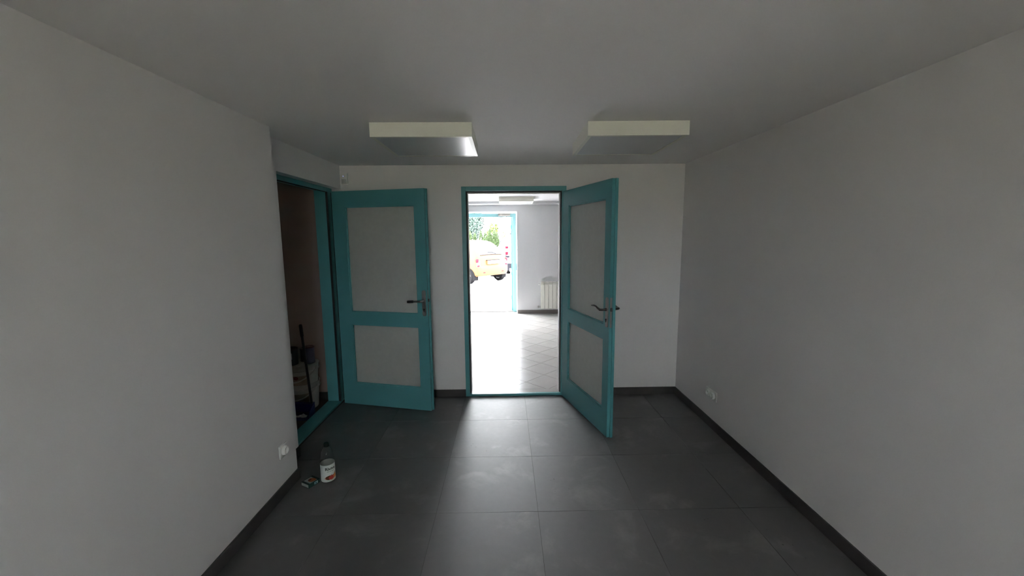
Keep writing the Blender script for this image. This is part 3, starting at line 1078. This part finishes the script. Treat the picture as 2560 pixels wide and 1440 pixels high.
def body_mesh(sts):
    b = new()
    rings = []
    for st in sts:
        s = section(st)
        ring = s + [Vector((p_.x, -p_.y, p_.z)) for p_ in s[-2:0:-1]]
        rings.append([b.verts.new(p_) for p_ in ring])
    n = len(rings[0])
    for i in range(len(rings) - 1):
        for k in range(n):
            b.faces.new((rings[i][k], rings[i][(k + 1) % n], rings[i + 1][(k + 1) % n], rings[i + 1][k]))
    b.faces.new(rings[0])
    b.faces.new(rings[-1][::-1])
    return b


def side_patch(b, sts, xs, k, f0, f1, s, off=0.006):
    """strip between section points k and k+1, fractions f0..f1 (may vary per station), on side s"""
    rows = []
    for i, x in enumerate(xs):
        se = lerp_st(sts, x)
        a, c = se[k], se[k + 1]
        lo, hi = (f0[i], f1[i])
        rows.append([(lambda p_: b.verts.new((p_.x, s * (p_.y + off), p_.z + off * 0.3)))(a + (c - a) * f) for f in (lo, (lo + hi) / 2, hi)])
    for i in range(len(rows) - 1):
        for j in range(2):
            b.faces.new((rows[i][j], rows[i + 1][j], rows[i + 1][j + 1], rows[i][j + 1]))


def top_patch(b, sts, xs, ymax, off=0.008, back=0.0):
    rows = []
    for i, x in enumerate(xs):
        se = lerp_st(sts, x)
        top = se[-4:]
        row = []
        m = ymax[i]
        for k in range(-6, 7):
            y = m * k / 6
            ay = abs(y)
            # height of the upper skin at this |y|
            z = top[-1].z
            for p_, q in zip(top[::-1][:-1], top[::-1][1:]):
                if p_.y <= ay <= q.y:
                    t = (ay - p_.y) / max(1e-9, q.y - p_.y)
                    z = p_.z + (q.z - p_.z) * t
                    break
            row.append(b.verts.new((x - back, y, z + off)))
        rows.append(row)
    for i in range(len(rows) - 1):
        for k in range(12):
            b.faces.new((rows[i][k], rows[i + 1][k], rows[i + 1][k + 1], rows[i][k + 1]))


M['tyre'] = mat('tyre_rubber', (0.007429, 0.007429, 0.007926), 0.7, spec=0.0)
M['alloy'] = mat('silver_alloy', (0.1535, 0.1535, 0.1585), 0.3, metal=0.6)
M['car_glass'] = mat('tinted_car_glass', (0.02971, 0.03095, 0.03962), 0.05, spec=0.5)
M['tail_red'] = mat('red_lamp_lens', (0.1486, 0.004953, 0.009904), 0.15, spec=0.05)
M['lamp_clear'] = mat('clear_lamp_lens', (0.75, 0.75, 0.76), 0.12)
M['trim_dark'] = mat('dark_plastic_trim', (0.01114, 0.01114, 0.01362), 0.5, spec=0.02)
M['plate'] = mat('white_number_plate', (0.75, 0.75, 0.75), 0.4)


def wheel(parent, x, y, r, wdt, s):
    """wheel with its outer face towards side s"""
    b = new()
    n = 36
    prof = [(r * 0.66, -wdt / 2), (r * 0.93, -wdt / 2), (r, -wdt * 0.3), (r, wdt * 0.3), (r * 0.93, wdt / 2), (r * 0.66, wdt / 2)]
    rings = [[b.verts.new((x + rr_ * math.cos(2 * math.pi * k / n), y + d_, r + rr_ * math.sin(2 * math.pi * k / n))) for k in range(n)] for rr_, d_ in prof]
    rings.append(rings[0])
    for i in range(len(rings) - 1):
        for k in range(n):
            try:
                b.faces.new((rings[i][k], rings[i][(k + 1) % n], rings[i + 1][(k + 1) % n], rings[i + 1][k]))
            except ValueError:
                pass
    t = obj('wheel', b, M['tyre'], parent, smooth=True)
    b = new()
    yo = y + s * wdt * 0.36
    tube(b, [(x, yo - s * 0.03, r), (x, yo, r)], r * 0.16, 16)
    for k in range(5):
        a = 2 * math.pi * k / 5 + 0.3
        d = Vector((math.cos(a), 0, math.sin(a)))
        q = Vector((-math.sin(a), 0, math.cos(a)))
        c = Vector((x, yo - s * 0.012, r))
        v = [b.verts.new(c + d * (r * 0.10) + q * (r * .13)), b.verts.new(c + d * (r * 0.10) - q * (r * .13)),
             b.verts.new(c + d * (r * 0.66) - q * (r * .20)), b.verts.new(c + d * (r * 0.66) + q * (r * .20))]
        v2 = [b.verts.new(p_.co + Vector((0, -s * 0.02, 0))) for p_ in v]
        b.faces.new(v)
        b.faces.new(v2[::-1])
        for i in range(4):
            b.faces.new((v[i], v[(i + 1) % 4], v2[(i + 1) % 4], v2[i]))
    # rim ring
    for rr_, r2 in ((r * 0.58, r * 0.69),):
        ring = []
        for rad_, yy in ((rr_, yo - s * 0.015), (r2, yo), (r2, y - s * wdt * .4), (rr_, y - s * wdt * .4)):
            ring.append([b.verts.new((x + rad_ * math.cos(2 * math.pi * k / n), yy, r + rad_ * math.sin(2 * math.pi * k / n))) for k in range(n)])
        ring.append(ring[0])
        for i in range(4):
            for k in range(n):
                b.faces.new((ring[i][k], ring[i][(k + 1) % n], ring[i + 1][(k + 1) % n], ring[i + 1][k]))
    obj('rim', b, M['alloy'], t)
    b = new()
    tube(b, [(x, y - s * wdt * 0.40, r), (x, y - s * wdt * 0.30, r)], r * 0.6, 24)
    obj('brake_disc', b, M['trim_dark'], t)
    return t


def arch(parent, x, yside, r, s):
    b = new()
    n = 24
    pts = [(x + r * math.cos(math.pi * (-.12 + 1.24 * k / n)), r * 0.80 + r * math.sin(math.pi * (-.12 + 1.24 * k / n))) for k in range(n + 1)]
    f = [b.verts.new((px, yside + s * 0.006, pz)) for px, pz in pts]
    f2 = [b.verts.new((px, yside - s * 0.20, pz)) for px, pz in pts]
    b.faces.new(f)
    b.faces.new(f2[::-1])
    for k in range(n):
        b.faces.new((f[k], f[k + 1], f2[k + 1], f2[k]))
    b.faces.new((f[-1], f[0], f2[0], f2[-1]))
    return obj('wheel_arch', b, M['tyre'], parent)


HATCH = [(0.00, 0.34, 0.60, 0.62, 0.52, 0.60, 0.56), (0.02, 0.30, 0.68, 0.72, 0.54, 0.66, 0.60), (0.045, 0.28, 0.72, 0.755, 0.58, 0.70, 0.64),
         (0.065, 0.28, 0.73, 0.765, 0.74, 0.68, 0.86), (0.13, 0.26, 0.745, 0.775, 0.88, 0.66, 0.985), (0.30, 0.25, 0.755, 0.785, 0.92, 0.60, 1.20),
         (0.48, 0.24, 0.76, 0.79, 0.92, 0.555, 1.36), (0.68, 0.24, 0.765, 0.795, 0.92, 0.54, 1.44), (0.95, 0.22, 0.77, 0.797, 0.915, 0.545, 1.474),
         (1.3, 0.20, 0.775, 0.797, 0.905, 0.58, 1.48), (1.75, 0.20, 0.775, 0.797, 0.90, 0.575, 1.45), (2.05, 0.20, 0.775, 0.797, 0.90, 0.585, 1.36),
         (2.62, 0.20, 0.775, 0.795, 0.90, 0.70, 1.00), (2.80, 0.22, 0.77, 0.79, 0.86, 0.68, 0.94), (3.15, 0.24, 0.74, 0.77, 0.74, 0.60, 0.85),
         (3.38, 0.26, 0.68, 0.70, 0.62, 0.52, 0.72), (3.50, 0.30, 0.55, 0.56, 0.50, 0.42, 0.55)]


def hatchback(name, loc, rz, paint, label, sx=1.0, sz=1.0):
    t = empty(name, loc, rz, label, 'car')
    S_ = HATCH
    obj('body_shell', body_mesh(S_), paint, t, smooth=True)
    b = new()
    top_patch(b, S_, [0.14, 0.20, 0.30, 0.40, 0.49], [0.57, 0.56, 0.53, 0.50, 0.45], 0.006, 0.004)
    obj('rear_window', b, M['car_glass'], t, smooth=True)
    b = new()
    top_patch(b, S_, [2.10, 2.25, 2.42, 2.58], [0.47, 0.53, 0.58, 0.61])
    obj('windscreen', b, M['car_glass'], t, smooth=True)
    for s in (-1, 1):
        for xs, f0, f1 in (([0.72, 0.85, 1.05, 1.28], [.25, .06, .06, .06], [.70, .93, .96, .96]), ([1.36, 1.7, 1.98, 2.3], [.06, .06, .06, .06], [.96, .95, .92, .45])):
            b = new()
            side_patch(b, S_, xs, 5, f0, f1, s)
            obj('side_window', b, M['car_glass'], t, smooth=True)
        b = new()
        bb_ = box(b, (0.040, s * 0.60 if s > 0 else -0.745, 0.585), (0.075, 0.745 if s > 0 else -0.60, 0.80), 0.012)
        obj('tail_lamp_housing', b, M['lamp_clear'], t, smooth=True)
        b = new()
        box(b, (0.036, s * 0.615 if s > 0 else -0.740, 0.590), (0.072, 0.740 if s > 0 else -0.615, 0.665), 0.008)
        obj('tail_lamp_red', b, M['tail_red'], t, smooth=True)
        b = new()
        box(b, (0.038, s * 0.66 if s > 0 else -0.752, 0.735), (0.10, 0.752 if s > 0 else -0.66, 0.86), 0.008)
        obj('tail_lamp_red', b, M['tail_red'], t, smooth=True)
        b = new()
        box(b, (-0.004, s * 0.40 if s > 0 else -0.50, 0.375), (0.03, 0.50 if s > 0 else -0.40, 0.41), 0.004)
        obj('reflector', b, M['tail_red'], t)
        b = new()
        box(b, (3.24, s * 0.42 if s > 0 else -0.64, 0.60), (3.36, 0.64 if s > 0 else -0.42, 0.72), 0.02)
        obj('headlamp', b, M['lamp_clear'], t, smooth=True)
        b = new()
        box(b, (2.22, s * 0.80 if s > 0 else -0.94, 0.93), (2.33, 0.94 if s > 0 else -0.80, 1.05), 0.025)
        obj('door_mirror', b, paint, t, smooth=True)
        for x in (0.47, 2.88):
            arch(t, x, s * 0.789 if x < 1 else s * 0.782, 0.315, s)
            wheel(t, x, s * 0.748, 0.272, 0.165, s)
    b = new()
    box(b, (0.0, -0.30, 0.665), (0.07, 0.30, 0.80), 0.01)
    obj('plate_recess', b, paint, t)
    b = new()
    box(b, (-0.008, -0.255, 0.678), (0.0, 0.255, 0.788), 0.002)
    obj('number_plate', b, M['plate'], t)
    b = new()
    box(b, (-0.004, -0.31, 0.798), (0.068, 0.31, 0.818), 0.004)
    obj('plate_trim', b, M['trim_dark'], t)
    b = new()
    pts = []
    for k in range(15):
        y = -0.52 + 1.04 * k / 14
        pts.append((0.122, y, 0.980 + 0.015 * math.sin(math.pi * k / 14)))
    tube(b, pts, 0.011, 8)
    tube(b, [(0.118, -0.30, 0.985), (0.17, -0.1, 1.07), (0.175, 0.12, 1.075)], 0.008, 8)
    obj('rear_wiper', b, M['trim_dark'], t)
    return t


orange = mat('orange_car_paint', (0.080, 0.0385, 0.0178), 0.35, spec=0.05)
A = math.radians(47)
u = Vector((math.cos(A), math.sin(A), 0))               # left wheel -> right wheel
fwd = Vector((-math.sin(A), math.cos(A), 0))            # driving direction
wl = Vector((-1.32, 13.72, 0))                          # left rear wheel foot
tail = wl + u * 0.78 - fwd * 0.47
hatchback('hatchback_car', (tail.x, tail.y, -0.02), math.atan2(fwd.y, fwd.x), orange, 'orange hatchback parked outside the entrance, seen from behind')
silver = mat('pale_silver_paint', (0.62, 0.62, 0.63), 0.25, coat=1.0)
hatchback('hatchback_car', (0.36, 22.4, -0.02), math.radians(94), silver, 'pale silver hatchback parked behind the orange car')

VAN = [(0.00, 0.30, 0.74, 0.80, 0.60, 0.76, 0.70), (0.03, 0.26, 0.80, 0.86, 0.62, 0.82, 0.74), (0.06, 0.24, 0.82, 0.88, 0.95, 0.80, 1.60),
       (0.12, 0.24, 0.83, 0.89, 1.00, 0.77, 1.79), (0.3, 0.22, 0.84, 0.895, 1.05, 0.76, 1.83), (1.2, 0.2, 0.85, 0.90, 1.05, 0.75, 1.85),
       (2.4, 0.2, 0.85, 0.90, 1.05, 0.74, 1.83), (2.75, 0.2, 0.85, 0.90, 1.05, 0.72, 1.72), (3.40, 0.2, 0.85, 0.90, 1.02, 0.80, 1.14),
       (3.6, 0.22, 0.85, 0.89, 0.98, 0.78, 1.06), (4.05, 0.24, 0.80, 0.85, 0.80, 0.68, 0.92), (4.25, 0.28, 0.68, 0.72, 0.60, 0.55, 0.66)]
white_paint = mat('white_van_paint', (0.78, 0.78, 0.78), 0.3, coat=0.6)
v = empty('delivery_van', (0.84, 16.7, -0.02), math.radians(88), 'white panel van with stacked red tail lamps at the doorway edge', 'van')
obj('body_shell', body_mesh(VAN), white_paint, v, smooth=True)
for s in (-1, 1):
    for nm, z0, z1, m_ in (('upper_tail_lamp', 1.10, 1.20, M['tail_red']), ('middle_tail_lamp', 0.98, 1.09, M['lamp_clear']), ('lower_tail_lamp', 0.83, 0.97, M['tail_red'])):
        b = new()
        box(b, (0.034, s * 0.76 if s > 0 else -0.885, z0), (0.10, 0.885 if s > 0 else -0.76, z1), 0.01)
        obj(nm, b, m_, v)
    b = new()
    box(b, (0.026, s * 0.70 if s > 0 else -0.885, 0.50), (0.10, 0.885 if s > 0 else -0.70, 0.82), 0.02)
    obj('corner_trim', b, M['trim_dark'], v)
    b = new()
    side_patch(b, VAN, [2.45, 2.6, 2.75, 3.1], 5, [.06] * 4, [.92, .92, .88, .5], s)
    obj('side_window', b, M['car_glass'], v)
    for x in (0.75, 3.45):
        arch(v, x, s * 0.895, 0.35, s)
        wheel(v, x, s * 0.80, 0.305, 0.19, s)
b = new()
box(b, (-0.03, -0.84, 0.20), (0.08, 0.84, 0.49), 0.02)
obj('rear_bumper', b, M['trim_dark'], v)
b = new()
box(b, (-0.037, 0.50, 0.17), (-0.028, 0.72, 0.28), 0.002)
obj('bumper_plate', b, M['plate'], v)
b = new()
box(b, (0.05, 0.45, 1.69), (0.1, 0.70, 1.74), 0.01)
obj('brake_lamp', b, M['trim_dark'], v)
b = new()
box(b, (0.02, -0.006, 0.52), (0.064, 0.006, 1.66))
obj('door_seam', b, M['trim_dark'], v)
b = new()
top_patch(b, VAN, [2.80, 3.0, 3.2, 3.36], [0.6, 0.64, 0.68, 0.7])
obj('windscreen', b, M['car_glass'], v)

# ---- hedge of young thujas and the trees behind
M['thuja'] = leaf_mat('thuja_foliage', (0.02476, 0.03838, 0.0161), (0.04953, 0.07183, 0.03219))
M['fir'] = leaf_mat('blue_green_foliage', (0.02105, 0.0359, 0.02847), (0.04705, 0.0644, 0.05447))
M['spring'] = leaf_mat('yellow_green_foliage', (0.03467, 0.05447, 0.008672), (0.08416, 0.09904, 0.02476))
M['bark'] = mat('bark', (0.10, 0.07, 0.05), 0.9)


def foliage_mesh(name, n, fn, size, seed, m, up=0.0):
    rnd = random.Random(seed)
    vs, fs = [], []
    for _ in range(n):
        p_, nrm = fn(rnd)
        d = (nrm + Vector((rnd.gauss(0, .5), rnd.gauss(0, .5), rnd.gauss(0, .5) + up))).normalized()
        a = d.orthogonal().normalized()
        a = (Matrix.Rotation(rnd.uniform(0, 6.28), 3, d) @ a)
        c = d.cross(a)
        s = size * rnd.uniform(.6, 1.3)
        k = len(vs)
        if up:
            vs += [p_ - c * s * .5, p_ + c * s * .5, p_ + d * s * 2.2]
            fs.append((k, k + 1, k + 2))
        else:
            vs += [p_ - a * s, p_ - c * s * .6, p_ + a * s, p_ + c * s * .6]
            fs.append((k, k + 1, k + 2, k + 3))
    me = bpy.data.meshes.new(name)
    me.from_pydata([tuple(v_) for v_ in vs], [], fs)
    me.update()
    me.materials.append(m)
    return me


def cone_fn(h, r):
    def fn(rnd):
        t = 1 - math.sqrt(rnd.random())
        rr_ = r * ((1 - t) ** 0.75) * (0.35 + 0.65 * min(1, t * 6 + .45)) * rnd.uniform(.72, 1.0)
        a = rnd.uniform(0, 6.283)
        return Vector((rr_ * math.cos(a), rr_ * math.sin(a), 0.05 + t * (h - .08))), Vector((math.cos(a), math.sin(a), .3))
    return fn


def blob_fn(blobs):
    def fn(rnd):
        c, r = rnd.choice(blobs)
        d = Vector((rnd.gauss(0, 1), rnd.gauss(0, 1), rnd.gauss(0, 1))).normalized()
        return Vector(c) + Vector((d.x * r[0], d.y * r[1], d.z * r[2])) * rnd.uniform(.5, 1.0), d
    return fn


th = [foliage_mesh('foliage', 4200, cone_fn(2.0, 0.31), 0.05, 11 + k, M['thuja'], up=0.9) for k in range(3)]
stem = None
rnd = random.Random(3)
tips = [(-2.94, 1.02), (-2.56, .955), (-2.05, 1.055), (-1.70, 1.055), (-1.33, 1.17), (-0.97, 1.09), (-0.74, .975)]
ordinal = ['first', 'second', 'third', 'fourth', 'fifth', 'sixth', 'seventh', 'eighth', 'ninth', 'tenth', 'eleventh', 'twelfth', 'thirteenth', 'fourteenth', 'fifteenth']
allt = [(-3.36 - .45 * k, rnd.uniform(.93, 1.05)) for k in range(6)] + tips
for k, (x, sc_) in enumerate(sorted(allt)):
    t = empty('thuja_shrub', (x, 33.0 + rnd.uniform(-.12, .12), -0.02), rnd.uniform(0, 6.28),
              'pointed green thuja, %s from the left in the hedge beyond the cars' % ordinal[k], 'shrub', 'thuja hedge')
    t.scale = (1, 1, sc_)
    f_ = obj('foliage', th[k % 3], None, t)
    if stem is None:
        b = new()
        tube(b, [(0, 0, 0), (0, 0, 1.2)], [.03, .015], 8)
        s_ = obj('stem', b, M['bark'], t)
        stem = s_.data
    else:
        obj('stem', stem, None, t)


def tree(name, loc, blobs, n, size, seed, m, label, th_, tr):
    t = empty(name, loc, 0, label, 'tree')
    obj('crown', foliage_mesh('crown', n, blob_fn(blobs), size, seed, m), None, t)
    b = new()
    tube(b, [(0, 0, 0), (0.05, 0, th_ * .5), (0, .05, th_)], [tr, tr * .8, tr * .5], 10)
    obj('trunk', b, M['bark'], t, smooth=True)


tree('broad_tree', (-6.3, 44, -0.02), [((0, 0, 5.2), (3.8, 3.0, 4.2)), ((-2.0, 0.4, 4.0), (2.4, 2.2, 2.8)), ((1.6, -.3, 3.4), (2.2, 2.0, 2.4)), ((2.0, 0, 5.2), (1.9, 1.8, 2.6)), ((2.5, 0, 3.2), (1.5, 1.5, 2.2))],
     70000, 0.095, 21, M['fir'], 'large blue-green tree rising behind the thuja hedge', 3.4, .22)
tree('slender_tree', (-1.2, 38, -0.02), [((-.12, 0, 2.35), (.26, .3, .68)), ((.30, 0, 2.30), (.2, .25, .6)), ((0, 0, 1.6), (.5, .5, .7)), ((-.45, 0, 1.7), (.3, .3, .6))],
     1500, 0.07, 22, M['spring'], 'slender yellow-green tree behind the right end of the hedge', 2.2, .05)
tree('low_bush', (-0.3, 40.5, -0.02), [((0, 0, 1.75), (.36, .4, .36)), ((.1, 0, 1.2), (.5, .5, .5))], 500, 0.06, 23, M['spring'],
     'low yellow-green bush beyond the right end of the hedge', 1.2, .04)
